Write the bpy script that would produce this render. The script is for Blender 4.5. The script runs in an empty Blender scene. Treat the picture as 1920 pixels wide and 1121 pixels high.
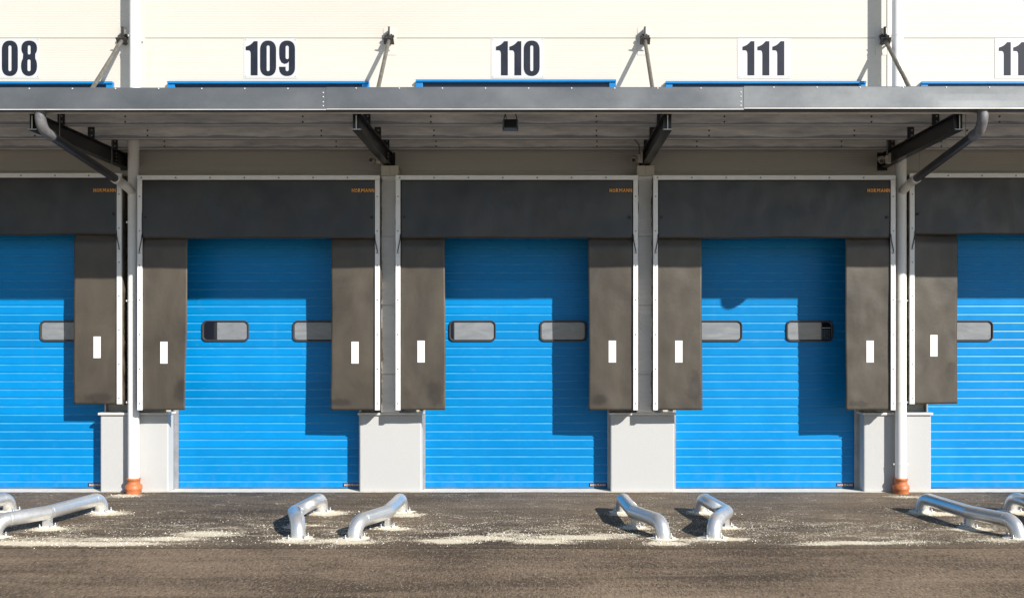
import bpy, bmesh, math, random
from mathutils import Vector, noise
random.seed(7)
SC = bpy.context.scene
COL = SC.collection
CY, CZ, F = -13.8, 2.2, 1747.0          # camera distance to the wall, eye height, focal length in photo pixels

def X(px, Y): return (px - 1012) * (Y - CY) / F      # measured photo column -> metres on the plane at depth Y
def Z(py, Y): return CZ + (638 - py) * (Y - CY) / F

# ------------------------------------------------------------------ materials
def new_mat(name):
    m = bpy.data.materials.new(name); m.use_nodes = True
    nt = m.node_tree; b = nt.nodes['Principled BSDF']
    return m, nt, b
def nd(nt, t, **k):
    n = nt.nodes.new(t)
    for a, v in k.items(): setattr(n, a, v)
    return n
def math_n(nt, op, a, b=None, clamp=False):
    n = nd(nt, 'ShaderNodeMath', operation=op, use_clamp=clamp)
    for i, v in enumerate((a, b)):
        if v is None: continue
        if hasattr(v, 'links'): nt.links.new(v, n.inputs[i])
        else: n.inputs[i].default_value = v
    return n.outputs[0]
def noise_n(nt, scale, detail=4, rough=.55, stretch=None, dist=0):
    g = nd(nt, 'ShaderNodeNewGeometry')
    out = g.outputs['Position']
    if stretch:
        v = nd(nt, 'ShaderNodeVectorMath', operation='MULTIPLY'); v.inputs[1].default_value = stretch
        nt.links.new(out, v.inputs[0]); out = v.outputs[0]
    n = nd(nt, 'ShaderNodeTexNoise'); n.inputs['Scale'].default_value = scale
    n.inputs['Detail'].default_value = detail; n.inputs['Roughness'].default_value = rough
    n.inputs['Distortion'].default_value = dist
    nt.links.new(out, n.inputs['Vector'])
    return n.outputs['Fac']
def ramp(nt, fac, stops):
    r = nd(nt, 'ShaderNodeValToRGB'); e = r.color_ramp.elements
    while len(e) < len(stops): e.new(.5)
    for el, (p, c) in zip(e, stops):
        el.position = p; el.color = (*c, 1) if len(c) == 3 else c
    nt.links.new(fac, r.inputs[0]); return r.outputs[0]
def maprange(nt, fac, a, b, c, d):
    n = nd(nt, 'ShaderNodeMapRange', interpolation_type='SMOOTHSTEP')
    for i, v in zip((1, 2, 3, 4), (a, b, c, d)): n.inputs[i].default_value = v
    nt.links.new(fac, n.inputs[0]); return n.outputs[0]
def mix(nt, fac, a, b):
    n = nd(nt, 'ShaderNodeMix', data_type='RGBA')
    nt.links.new(fac, n.inputs[0])
    for s, v in ((n.inputs[6], a), (n.inputs[7], b)):
        if hasattr(v, 'links'): nt.links.new(v, s)
        else: s.default_value = (*v, 1)
    return n.outputs[2]
def bump(nt, b, h, strength, dist):
    n = nd(nt, 'ShaderNodeBump'); n.inputs['Strength'].default_value = strength; n.inputs['Distance'].default_value = dist
    nt.links.new(h, n.inputs['Height']); nt.links.new(n.outputs[0], b.inputs['Normal'])
def simple(name, c1, c2=None, rough=.5, metal=0, scale=3, bscale=None, bstr=.1, bdist=.01, spec=.5, stretch=None, rvar=0, lo=.35, hi=.65):
    m, nt, b = new_mat(name)
    b.inputs['Roughness'].default_value = rough; b.inputs['Metallic'].default_value = metal
    b.inputs['Specular IOR Level'].default_value = spec
    b.inputs['Base Color'].default_value = (*c1, 1)
    if c2:
        n = noise_n(nt, scale, 5, .6, stretch)
        nt.links.new(ramp(nt, n, [(lo, c1), (hi, c2)]), b.inputs['Base Color'])
        if rvar: nt.links.new(maprange(nt, n, .3, .7, rough - rvar, rough + rvar), b.inputs['Roughness'])
    if bscale: bump(nt, b, noise_n(nt, bscale, 4, .6), bstr, bdist)
    return m

M = {}
M['cream'] = simple('cream_panel_paint', (.53, .506, .450), (.555, .53, .472), rough=.5, scale=1.2, spec=.3, stretch=(.3, 1, 1))
M['trim'] = simple('cream_trim_paint', (.55, .525, .47), (.575, .55, .50), rough=.45, scale=4)
M['strip'] = simple('grey_white_infill', (.80, .79, .76), (.85, .84, .81), rough=.5, scale=5)
M['grey_trim'] = simple('weathered_cream_trim', (.50, .47, .40), (.56, .53, .46), rough=.5, scale=5)
M['plinth'] = simple('grey_render', (.48, .485, .485), (.505, .51, .51), rough=.9, scale=70, bscale=120, bstr=.5, bdist=.008, spec=.2)
M['cap'] = simple('white_cap_metal', (.62, .615, .60), (.68, .675, .66), rough=.4, scale=6)
M['white'] = simple('white_pipe_plastic', (.80, .80, .78), (.84, .84, .82), rough=.35, scale=2.5)
M['alu'] = simple('white_aluminium', (.76, .78, .79), (.84, .85, .86), rough=.4, scale=8)
M['label'] = simple('white_marker_film', (.82, .82, .80), rough=.4)
M['sign'] = simple('white_sign_sheet', (.50, .505, .505), (.52, .525, .525), rough=.5, scale=3)
M['ink'] = simple('dark_navy_vinyl', (.012, .015, .026), (.018, .022, .036), spec=.2, rough=.55, scale=4)
M['orange_ink'] = simple('orange_lettering', (1.0, .44, .07), rough=.4)
M['cream_ink'] = simple('pale_orange_lettering', (.85, .62, .42), rough=.4)
M['navy'] = simple('navy_plate', (.010, .022, .075), rough=.4)
M['screw'] = simple('steel_screw', (.30, .30, .29), rough=.4, metal=.7)
M['black'] = simple('black_rubber_cord', (.012, .012, .013), rough=.5)
M['beam'] = simple('anthracite_beam_paint', (.010, .010, .012), (.017, .017, .020), rough=.3, scale=3, spec=.6)
M['brace'] = simple('brown_grey_steel', (.11, .10, .085), (.17, .16, .135), rough=.5, metal=.3, scale=12)
M['dark_steel'] = simple('dark_cast_steel', (.035, .033, .03), (.07, .065, .06), rough=.5, metal=.4, scale=20)
M['frame'] = simple('black_window_frame', (.045, .042, .038), rough=.33, spec=.6)
M['blue_trim'] = simple('blue_metal_trim', (.005, .16, .42), (.01, .19, .47), rough=.3, scale=3)
M['dark_glass'] = simple('dark_glass', (.012, .014, .024), rough=.08, spec=.7)
M['hem'] = simple('dusty_zinc_and_glint_edge', (.62, .60, .56), (.80, .78, .74), rough=.5, metal=.2, scale=6, stretch=(.4, 1, 1))
M['gutter'] = simple('dark_gutter_coating', (.055, .052, .048), (.09, .085, .078), rough=.45, scale=2, stretch=(.4, 1, 1))
M['gpipe'] = simple('dirty_grey_plastic', (.10, .10, .11), (.20, .20, .205), rough=.5, scale=9)
M['dpipe'] = simple('dark_grey_pipe', (.028, .029, .033), (.04, .041, .046), rough=.3, scale=5, spec=.6)
M['socket'] = simple('orange_drain_plastic', (.42, .125, .042), (.52, .17, .065), rough=.5, scale=14)
M['camera_white'] = simple('offwhite_plastic', (.55, .53, .49), rough=.4)
M['lens'] = simple('black_lens', (.01, .01, .012), rough=.1)
M['flood'] = simple('black_lamp_housing', (.012, .012, .014), rough=.4)
M['flood_rim'] = simple('grey_lamp_rim', (.10, .125, .15), rough=.35, metal=.3)
M['rail'] = simple('galvanised_rail', (.40, .41, .42), (.50, .51, .52), rough=.4, metal=.7, scale=5)
M['seal'] = simple('dusty_rubber_seal', (.05, .045, .035), (.17, .15, .115), rough=.7, scale=6, stretch=(.3, 1, 1))

def mk_blue():
    m, nt, b = new_mat('blue_door_paint')
    n = noise_n(nt, 2.2, 6, .65, (1, 1, .5))
    c = ramp(nt, n, [(.3, (.0, .205, .535)), (.7, (.0, .232, .585))])
    g = nd(nt, 'ShaderNodeNewGeometry'); sp = nd(nt, 'ShaderNodeSeparateXYZ'); nt.links.new(g.outputs['Position'], sp.inputs[0])
    # each door section came out of the paint shop a shade different
    sec = math_n(nt, 'FLOOR', math_n(nt, 'MULTIPLY', math_n(nt, 'SUBTRACT', sp.outputs[2], .115), 1 / .4944))
    bay = math_n(nt, 'FLOOR', math_n(nt, 'MULTIPLY', math_n(nt, 'ADD', sp.outputs[0], 9.5), 1 / 3.68))
    wn = nd(nt, 'ShaderNodeTexWhiteNoise', noise_dimensions='1D'); nt.links.new(math_n(nt, 'ADD', sec, math_n(nt, 'MULTIPLY', bay, 17.3)), wn.inputs['W'])
    tone = nd(nt, 'ShaderNodeHueSaturation'); nt.links.new(maprange(nt, wn.outputs[0], 0, 1, .90, 1.06), tone.inputs['Value']); nt.links.new(c, tone.inputs['Color'])
    c = tone.outputs[0]
    d = maprange(nt, noise_n(nt, 30, 4, .65, (.35, 1, 1)), .62, .78, 0, .20)
    low = math_n(nt, 'MULTIPLY', maprange(nt, sp.outputs[2], .05, .5, .10, 0), maprange(nt, noise_n(nt, 7, 6, .7, (1, 1, .5)), .42, .68, 0, 1))
    streak = maprange(nt, noise_n(nt, 9, 5, .7, (1, 1, .07)), .60, .74, 0, .07)
    d = math_n(nt, 'MAXIMUM', math_n(nt, 'MAXIMUM', d, low), streak)
    c = mix(nt, d, c, (.20, .33, .46))
    nt.links.new(c, b.inputs['Base Color'])
    b.inputs['Specular IOR Level'].default_value = .2
    nt.links.new(maprange(nt, n, .3, .7, .31, .42), b.inputs['Roughness'])
    bump(nt, b, math_n(nt, 'ADD', noise_n(nt, 160, 2, .5), math_n(nt, 'MULTIPLY', noise_n(nt, 2.5, 2, .5), 6)), .12, .003)
    return m
M['blue'] = mk_blue()
M['ledge'] = simple('blue_ledge_painted_highlight', (.02, .275, .59), (.05, .33, .63), rough=.35, scale=9, stretch=(.5, 1, 1))  # lighter blue paints the sunlit line onto the rib ledges

def mk_rubber(name, base, dusty, rough):
    m, nt, b = new_mat(name)
    n1 = noise_n(nt, 1.7, 5, .6, (1, 1, .6), .6)
    n2 = noise_n(nt, 22, 4, .65)
    c = ramp(nt, n1, [(.3, base), (.7, dusty)])
    sp = maprange(nt, noise_n(nt, 75, 3, .6), .70, .80, 0, .30)
    c = mix(nt, sp, c, (.22, .20, .16))
    scuff = maprange(nt, noise_n(nt, 4.5, 6, .7, (2.2, 1, .5), 1.2),   .62, .74, 0, .3)
    c = mix(nt, scuff, c, tuple(.35 * v for v in base))
    rub = maprange(nt, noise_n(nt, 6, 7, .75, (1.6, 1, .35), .5), .64, .78, 0, .22)
    c = mix(nt, rub, c, (.11, .092, .068))
    # dark smudges near the lower corners, some painting in shadows and ripples: (x, z, half width, half height)
    g = nd(nt, 'ShaderNodeNewGeometry'); total = None
    for x, z, rx, rz in ((-6.37, 1.37, .26, .10), (-5.10, 1.48, .15, .20), (-1.49, 1.45, .15, .24), (2.20, 1.55, .14, .28), (5.92, 1.75, .10, .18), (-2.85, 1.32, .22, .07), (4.55, 1.30, .20, .06), (.85, 1.36, .15, .10)):
        v = nd(nt, 'ShaderNodeVectorMath', operation='SUBTRACT'); v.inputs[1].default_value = (x, 0, z); nt.links.new(g.outputs['Position'], v.inputs[0])
        q = nd(nt, 'ShaderNodeVectorMath', operation='MULTIPLY'); q.inputs[1].default_value = (1 / rx, 0, 1 / rz); nt.links.new(v.outputs[0], q.inputs[0])
        l = nd(nt, 'ShaderNodeVectorMath', operation='LENGTH'); nt.links.new(q.outputs[0], l.inputs[0])
        m_ = maprange(nt, l.outputs['Value'], .1, 1.7, 1, 0)
        total = m_ if total is None else math_n(nt, 'MAXIMUM', total, m_)
    gr = maprange(nt, math_n(nt, 'ADD', total, math_n(nt, 'MULTIPLY', noise_n(nt, 9, 6, .7, (1, 1, .6), .8), 1.1)), .95, 1.45, 0, .55)
    c = mix(nt, gr, c, (.016, .013, .011))
    nt.links.new(c, b.inputs['Base Color'])
    nt.links.new(maprange(nt, noise_n(nt, 3.3, 5, .65, (1, 1, .5), .8), .3, .7, rough - .05, rough + .07), b.inputs['Roughness'])
    b.inputs['Specular IOR Level'].default_value = .58
    h = math_n(nt, 'ADD', n2, math_n(nt, 'MULTIPLY', noise_n(nt, 4, 3, .5), 4))
    bump(nt, b, h, .11, .008)
    return m
M['rubber'] = mk_rubber('black_rubber_curtain', (.044, .037, .030), (.088, .074, .056), .40)
M['head_rubber'] = mk_rubber('shade_darkened_head_curtain', (.024, .0235, .024), (.042, .040, .039), .36)  # same rubber, darkened to paint in the shade on the head curtain
M['fabric'] = mk_rubber('black_cover_fabric', (.040, .034, .026), (.13, .105, .075), .33)

def mk_galv(name, c1, c2, rough, metal, streak=None, spangle=.30):
    m, nt, b = new_mat(name)
    v = nd(nt, 'ShaderNodeTexVoronoi'); v.inputs['Scale'].default_value = 55
    g = nd(nt, 'ShaderNodeNewGeometry'); nt.links.new(g.outputs['Position'], v.inputs['Vector'])
    bw = nd(nt, 'ShaderNodeRGBToBW'); nt.links.new(v.outputs['Color'], bw.inputs[0])
    n = noise_n(nt, 2.4, 5, .6, streak)
    f = math_n(nt, 'ADD', math_n(nt, 'MULTIPLY', bw.outputs[0], spangle), math_n(nt, 'MULTIPLY', n, .85))
    nt.links.new(ramp(nt, f, [(.3, c1), (.85, c2)]), b.inputs['Base Color'])
    nt.links.new(maprange(nt, f, .3, .85, rough - .08, rough + .1), b.inputs['Roughness'])
    b.inputs['Metallic'].default_value = metal
    return m
M['galv'] = mk_galv('galvanised_steel', (.66, .67, .68), (.82, .83, .84), .36, .70, None, .16)
M['fascia'] = mk_galv('zinc_fascia', (.12, .13, .14), (.225, .238, .248), .44, .4, (.5, 1, .7), .05)  # mottled tone paints blotchy cloud reflections into the zinc
def mk_purlin():
    m, nt, b = new_mat('stained_purlin_zinc')
    g = nd(nt, 'ShaderNodeNewGeometry'); s = nd(nt, 'ShaderNodeSeparateXYZ'); nt.links.new(g.outputs['Position'], s.inputs[0])
    wav = noise_n(nt, 1.3, 5, .55, (1, 3, .02))
    lvl = math_n(nt, 'ADD', math_n(nt, 'MULTIPLY', wav, .11), 4.94)        # dried tide mark left by water
    d = math_n(nt, 'SUBTRACT', s.outputs[2], lvl)
    c = ramp(nt, maprange(nt, d, -.012, .012, 0, 1), [(0, (.34, .38, .44)), (.42, (.34, .38, .43)), (.5, (.82, .83, .84)), (.6, (.62, .64, .67)), (1, (.70, .71, .73))])
    c2 = ramp(nt, noise_n(nt, 3, 6, .7, (.5, 1, 3)), [(.3, (.55, .55, .56)), (.7, (1.1, 1.06, 1.0))])
    mm = nd(nt, 'ShaderNodeMix', data_type='RGBA', blend_type='MULTIPLY'); mm.inputs[0].default_value = 1
    nt.links.new(c, mm.inputs[6]); nt.links.new(c2, mm.inputs[7])
    nt.links.new(mm.outputs[2], b.inputs['Base Color'])
    b.inputs['Metallic'].default_value = .25; b.inputs['Roughness'].default_value = .5
    return m
M['purlin'] = mk_purlin()
M['roof'] = simple('zinc_roof_sheet', (.58, .60, .63), (.68, .70, .73), rough=.5, metal=.3, scale=3)
def mk_pane():
    m, nt, b = new_mat('milky_acrylic_pane')
    n = noise_n(nt, 5, 5, .6, (.6, 1, 2.2), .8)
    c = ramp(nt, n, [(.3, (.16, .18, .21)), (.7, (.25, .265, .285))])
    sp = maprange(nt, noise_n(nt, 60, 2, .5), .72, .78, 0, .5)
    nt.links.new(mix(nt, sp, c, (.6, .6, .6)), b.inputs['Base Color'])
    b.inputs['Roughness'].default_value = .22
    b.inputs['Coat Weight'].default_value = .6; b.inputs['Coat Roughness'].default_value = .05
    bump(nt, b, noise_n(nt, 6, 2, .5), .05, .02)
    return m
M['pane'] = mk_pane()

# dust spots: (photo column, photo row, half width m, half depth m, weight) measured on the ground plane
DUST = [(30, 1018, 1.0, .085, 1.0), (190, 1019, .75, .08, .95), (300, 1010, .5, .10, .8), (390, 1000, .40, .12, .85), (120, 1012, 1.6, .16, .55),
        (840, 1014, .30, .09, 1.0), (905, 1008, .42, .10, .9), (960, 1002, .35, .10, .6), (1020, 1014, .33, .10, .95), (1075, 1007, .48, .10, .95), (1150, 1003, .45, .10, .6),
        (1250, 1018, .22, .09, .9), (1300, 1012, .5, .12, .6), (1600, 1017, .42, .075, .95), (1545, 1019, .30, .06, .8), (1690, 1016, .5, .10, .55), (1860, 1012, .6, .12, .5),
        (620, 1014, .55, .10, .7), (540, 1014, .22, .07, .9), (660, 1016, .28, .08, .9), (1370, 1010, .2, .08, .8), (640, 992, .5, .02, .55), (575, 985, .3, .05, .6),
        (760, 965, .22, .11, .9), (615, 962, .24, .13, .95), (205, 962, .24, .12, .9), (90, 992, .22, .09, .9), (740, 991, .22, .08, .9), (1190, 990, .2, .08, .85), (1175, 964, .22, .10, .85),
        (1330, 962, .24, .11, .9), (1365, 990, .22, .07, .85), (1750, 963, .28, .11, .9), (1825, 992, .26, .08, .85), (1900, 962, .2, .1, .8), (35, 962, .2, .1, .8), (235, 929, .22, .10, .9), (1700, 931, .24, .10, .7), (620, 1023, .12, .10, .4)]
def dust_pos(px, py):
    D = CZ * F / (py - 638); return (px - 1012) * D / F, D + CY
def mk_asphalt(name, dark, light, with_dust):
    m, nt, b = new_mat(name)
    fine = noise_n(nt, 70, 3, .75, (1, .33, 1))
    grain = noise_n(nt, 30, 3, .7, (1, .33, 1))
    streak = noise_n(nt, .9, 6, .62, (.35, 2.6, 1), .4)
    big = noise_n(nt, .35, 4, .55)
    f = math_n(nt, 'ADD', math_n(nt, 'MULTIPLY', fine, .55), math_n(nt, 'ADD', math_n(nt, 'MULTIPLY', grain, .30), math_n(nt, 'MULTIPLY', streak, .48)))
    f = math_n(nt, 'ADD', f, math_n(nt, 'MULTIPLY', big, .55)); f = math_n(nt, 'SUBTRACT', f, .19)
    mid = tuple((a + c) / 2 for a, c in zip(dark, light))
    col = ramp(nt, f, [(.50, tuple(v * .5 for v in dark)), (.66, dark), (.78, mid), (.92, light)])
    sp = maprange(nt, noise_n(nt, 62, 2, .6, (1, .30, 1)),   .58, .68, 0, .65)
    col = mix(nt, sp, col, (.40, .33, .25))
    dk = maprange(nt, noise_n(nt, 55, 2, .6, (1.1, .30, 1)), .42, .32, 0, .8)
    col = mix(nt, dk, col, (.025, .018, .012))
    band = maprange(nt, noise_n(nt, 1.6, 6, .68, (.16, 2.4, 1), .3), .56, .72, 0, .38)
    col = mix(nt, band, col, (.36, .29, .21))
    if with_dust:
        g = nd(nt, 'ShaderNodeNewGeometry'); total = None
        for px, py, rx, ry, w in DUST:
            x, y = dust_pos(px, py)
            s = nd(nt, 'ShaderNodeVectorMath', operation='SUBTRACT'); s.inputs[1].default_value = (x, y, 0)
            nt.links.new(g.outputs['Position'], s.inputs[0])
            q = nd(nt, 'ShaderNodeVectorMath', operation='MULTIPLY'); q.inputs[1].default_value = (.9 / rx, .7 / ry, 0)
            nt.links.new(s.outputs[0], q.inputs[0])
            l = nd(nt, 'ShaderNodeVectorMath', operation='LENGTH'); nt.links.new(q.outputs[0], l.inputs[0])
            v = maprange(nt, l.outputs['Value'], 0, 1.9, w, 0)
            total = v if total is None else math_n(nt, 'MAXIMUM', total, v)
        sy = nd(nt, 'ShaderNodeSeparateXYZ'); nt.links.new(g.outputs['Position'], sy.inputs[0])
        # loose grit spread over the strip the pipes stand in
        strip = math_n(nt, 'MULTIPLY', maprange(nt, sy.outputs[1], -3.95, -3.4, 0, .30), maprange(nt, sy.outputs[1], -2.95, -1.4, 1, .55))
        base = math_n(nt, 'MAXIMUM', total, strip)
        nn = math_n(nt, 'ADD', math_n(nt, 'MULTIPLY', noise_n(nt, 48, 3, .8, (1, .3, 1)), 1.6), math_n(nt, 'MULTIPLY', noise_n(nt, 3.6, 6, .72, (.7, 1.3, 1), .8), 1.25))
        e = math_n(nt, 'ADD', base, math_n(nt, 'SUBTRACT', nn, 1.76))
        dm = maprange(nt, e, -.06, .38, 0, .92)
        col = mix(nt, dm, col, (.80, .71, .54))
        far = math_n(nt, 'MULTIPLY', maprange(nt, sy.outputs[1], -1.9, -.3, 0, .55), maprange(nt, noise_n(nt, 1.5, 6, .7, (.3, 2.5, 1)), .45, .75, 0, 1))
        col = mix(nt, far, col, (.26, .235, .20))
    nt.links.new(col, b.inputs['Base Color'])
    b.inputs['Roughness'].default_value = .85; b.inputs['Specular IOR Level'].default_value = .3
    bump(nt, b, math_n(nt, 'ADD', fine, grain), .35, .008)
    return m
M['apron'] = mk_asphalt('dark_apron_asphalt', (.068, .049, .032), (.215, .162, .108), True)
M['yard'] = mk_asphalt('old_yard_asphalt', (.100, .071, .046), (.32, .235, .158), False)
M['threshold'] = simple('dusty_concrete', (.68, .64, .56), (.80, .76, .68), rough=.9, scale=8, bscale=60, bstr=.4)
M['grout'] = simple('white_grout_powder', (.74, .69, .58), (.84, .80, .70), rough=.95, scale=20, bscale=70, bstr=.8, bdist=.02)

# ------------------------------------------------------------------ mesh helpers
class MB:
    def __init__(s): s.v = []; s.f = []; s.mi = []; s.sm = []
    def add(s, vs, fs, mi=0, smooth=False):
        o = len(s.v); s.v += [tuple(v) for v in vs]
        for f in fs: s.f.append(tuple(i + o for i in f)); s.mi.append(mi); s.sm.append(smooth)
        return s
    def box(s, x0, x1, y0, y1, z0, z1, mi=0):
        vs = [(x, y, z) for x in (x0, x1) for y in (y0, y1) for z in (z0, z1)]
        return s.add(vs, [(0, 1, 3, 2), (4, 6, 7, 5), (0, 4, 5, 1), (2, 3, 7, 6), (0, 2, 6, 4), (1, 5, 7, 3)], mi)
    def prism_x(s, prof, x0, x1, mi=0, caps=True, closed=True):
        n = len(prof); vs = [(x0, y, z) for y, z in prof] + [(x1, y, z) for y, z in prof]
        fs = [(i, (i + 1) % n, n + (i + 1) % n, n + i) for i in range(n if closed else n - 1)]
        if caps and closed: fs += [tuple(range(n))[::-1], tuple(range(n, 2 * n))]
        return s.add(vs, fs, mi)
    def prism_y(s, prof, y0, y1, mi=0):
        n = len(prof); vs = [(x, y0, z) for x, z in prof] + [(x, y1, z) for x, z in prof]
        fs = [(i, (i + 1) % n, n + (i + 1) % n, n + i) for i in range(n)] + [tuple(range(n))[::-1], tuple(range(n, 2 * n))]
        return s.add(vs, fs, mi)
    def tube(s, path, r, n=20, mi=0, caps=True):
        P = [Vector(p) for p in path]; rs = r if isinstance(r, (list, tuple)) else [r] * len(P)
        T = []
        for i in range(len(P)):
            a = (P[i] - P[i - 1]).normalized() if i else None
            c = (P[i + 1] - P[i]).normalized() if i < len(P) - 1 else None
            T.append(((a + c) if a and c else (a or c)).normalized())
        u = T[0].orthogonal().normalized(); vs = []
        for i, p in enumerate(P):
            u = (u - T[i] * u.dot(T[i])).normalized(); w = T[i].cross(u)
            k = 1.0
            if 0 < i < len(P) - 1: k = 1 / max(.6, math.sqrt((1 + (P[i] - P[i - 1]).normalized().dot((P[i + 1] - P[i]).normalized())) / 2))
            for j in range(n):
                a = 2 * math.pi * j / n
                vs.append(p + (u * math.cos(a) + w * math.sin(a)) * rs[i])
        fs = [(i * n + j, i * n + (j + 1) % n, (i + 1) * n + (j + 1) % n, (i + 1) * n + j) for i in range(len(P) - 1) for j in range(n)]
        s.add(vs, fs, mi, True)
        if caps:
            s.add(vs[:n], [tuple(range(n))[::-1]], mi); s.add(vs[-n:], [tuple(range(n))], mi)
        return s
    def disc_y(s, x, y, z, r, d=.004, mi=1, n=8):     # a screw head on a face that looks toward -Y
        return s.tube([(x, y + .002, z), (x, y - d, z)], r, n, mi)
    def grid(s, fn, nu, nv, mi=0):
        vs = [fn(i / nu, j / nv) for j in range(nv + 1) for i in range(nu + 1)]
        fs = [(j * (nu + 1) + i, j * (nu + 1) + i + 1, (j + 1) * (nu + 1) + i + 1, (j + 1) * (nu + 1) + i) for j in range(nv) for i in range(nu)]
        return s.add(vs, fs, mi, True)
    def build(s, name, mats, parent=None, bevel=0, solid=0):
        if not isinstance(mats, (list, tuple)): mats = [mats]
        off = Vector((0, 0, 0)); q = parent
        while q is not None: off += q.location; q = q.parent
        me = bpy.data.meshes.new(name)
        me.from_pydata([tuple(Vector(v) - off) for v in s.v], [], s.f)
        for m in mats: me.materials.append(M[m] if isinstance(m, str) else m)
        me.polygons.foreach_set('material_index', s.mi); me.polygons.foreach_set('use_smooth', s.sm)
        me.update()
        bm = bmesh.new(); bm.from_mesh(me); bmesh.ops.recalc_face_normals(bm, faces=[f for f in bm.faces]); bm.to_mesh(me); bm.free()
        o = bpy.data.objects.new(name, me); COL.objects.link(o)
        if parent: o.parent = parent
        if solid:
            d = o.modifiers.new('thickness', 'SOLIDIFY'); d.thickness = solid; d.offset = 0
        if bevel:
            d = o.modifiers.new('bevel', 'BEVEL'); d.width = bevel; d.segments = 2; d.limit_method = 'ANGLE'; d.angle_limit = .6
        return o
def tag(o, label, cat, group=None):
    o['label'] = label; o['category'] = cat; o['kind'] = 'thing'
    if group: o['group'] = group
    return o
def thing(name, loc, label, cat, group=None):
    o = bpy.data.objects.new(name, None); o.location = loc; o.empty_display_size = .2; COL.objects.link(o)
    return tag(o, label, cat, group)
def fillet(pts, radii, n=8):
    P = [Vector(p) for p in pts]; out = [P[0]]
    for i in range(1, len(P) - 1):
        r = radii[i - 1]; a = (P[i - 1] - P[i]).normalized(); b = (P[i + 1] - P[i]).normalized()
        ang = a.angle(b)
        if r <= 0 or abs(ang - math.pi) < .02: out.append(P[i]); continue
        t = r / math.tan(ang / 2); c = P[i] + (a + b).normalized() * (r / math.sin(ang / 2))
        s0 = P[i] + a * t - c; s1 = P[i] + b * t - c; w = s0.angle(s1)
        for k in range(n + 1):
            out.append(c + (s0 * math.sin(w * (1 - k / n)) + s1 * math.sin(w * k / n)) / math.sin(w))
    out.append(P[-1]); return out
def curve_mesh(name, splines, mat, parent, loc, depth=.0015):
    """filled flat outlines in x,z facing -Y, at loc"""
    cu = bpy.data.curves.new(name, 'CURVE'); cu.dimensions = '2D'; cu.fill_mode = 'BOTH'; cu.extrude = depth
    for pts in splines:
        sp = cu.splines.new('POLY'); sp.points.add(len(pts) - 1); sp.use_cyclic_u = True
        for p, (x, z) in zip(sp.points, pts): p.co = (x, z, 0, 1)
    return _conv(name, cu, mat, parent, loc)
def _conv(name, cu, mat, parent, loc, sx=1.0, center=False, width=None):
    tmp = bpy.data.objects.new('tmp', cu); COL.objects.link(tmp)
    dg = bpy.context.evaluated_depsgraph_get(); dg.update()
    me = bpy.data.meshes.new_from_object(tmp.evaluated_get(dg))
    bpy.data.objects.remove(tmp); bpy.data.curves.remove(cu)
    xs = [v.co.x for v in me.vertices]; zs = [v.co.y for v in me.vertices]
    if width: sx = width[0] / (max(xs) - min(xs)); sz = width[1] / (max(zs) - min(zs))
    off = Vector((0, 0, 0)); q = parent
    while q is not None: off += q.location; q = q.parent
    for v in me.vertices:
        x, y, z = v.co
        if width: x = (x - min(xs)) * sx; y = (y - min(zs)) * sz
        v.co = Vector((loc[0] + x, loc[1] - z, loc[2] + y)) - off
    me.materials.clear(); me.materials.append(M[mat]); me.name = name
    o = bpy.data.objects.new(name, me); COL.objects.link(o); o.parent = parent
    return o
def lettering(text, mat, parent, x0, y, z0, w, h):
    """bold caps, every letter (the dotted one too) stretched to the same height, as one mesh"""
    wd = {'M': 1.3, 'A': 1.12, 'I': .5}; gap = .24
    tot = sum(wd.get(c, 1) for c in text) + gap * (len(text) - 1); k = w / tot; x = x0; vs = []; fs = []
    for c in text:
        cu = bpy.data.curves.new('letter', 'FONT'); cu.body = c; cu.size = 1; cu.offset = .022; cu.extrude = .0008; cu.resolution_u = 3
        o = _conv('letter', cu, mat, None, (x, y, z0), width=(wd.get(c, 1) * k, h)); me = o.data
        b = len(vs); vs += [tuple(v.co) for v in me.vertices]; fs += [tuple(i + b for i in p.vertices) for p in me.polygons]
        bpy.data.objects.remove(o); bpy.data.meshes.remove(me); x += (wd.get(c, 1) + gap) * k
    m2 = MB(); m2.add(vs, fs); return m2.build('lettering', mat, parent)
def nz(x, y, z=0): return noise.noise(Vector((x, y, z)))

# ------------------------------------------------------------------ measured layout
PALE = simple('pale_bounce_ground', (.46, .42, .36), (.56, .52, .45), rough=.9, scale=.6)  # material of the added bounce sheet behind the camera
BAY = {108: -7.73, 109: -3.985, 110: -.325, 111: 3.325, 112: 7.04}
PLINTH = [(-6.386, -5.40), (-2.62, -1.72), (1.03, 1.96), (4.71, 5.69)]
DOOR = {108: (-9.07, -6.386), 109: (-5.40, -2.62), 110: (-1.72, 1.03), 111: (1.96, 4.71), 112: (5.69, 8.39)}
XMIN, XMAX = -16.0, 16.0
ROOFZ = 5.125

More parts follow.
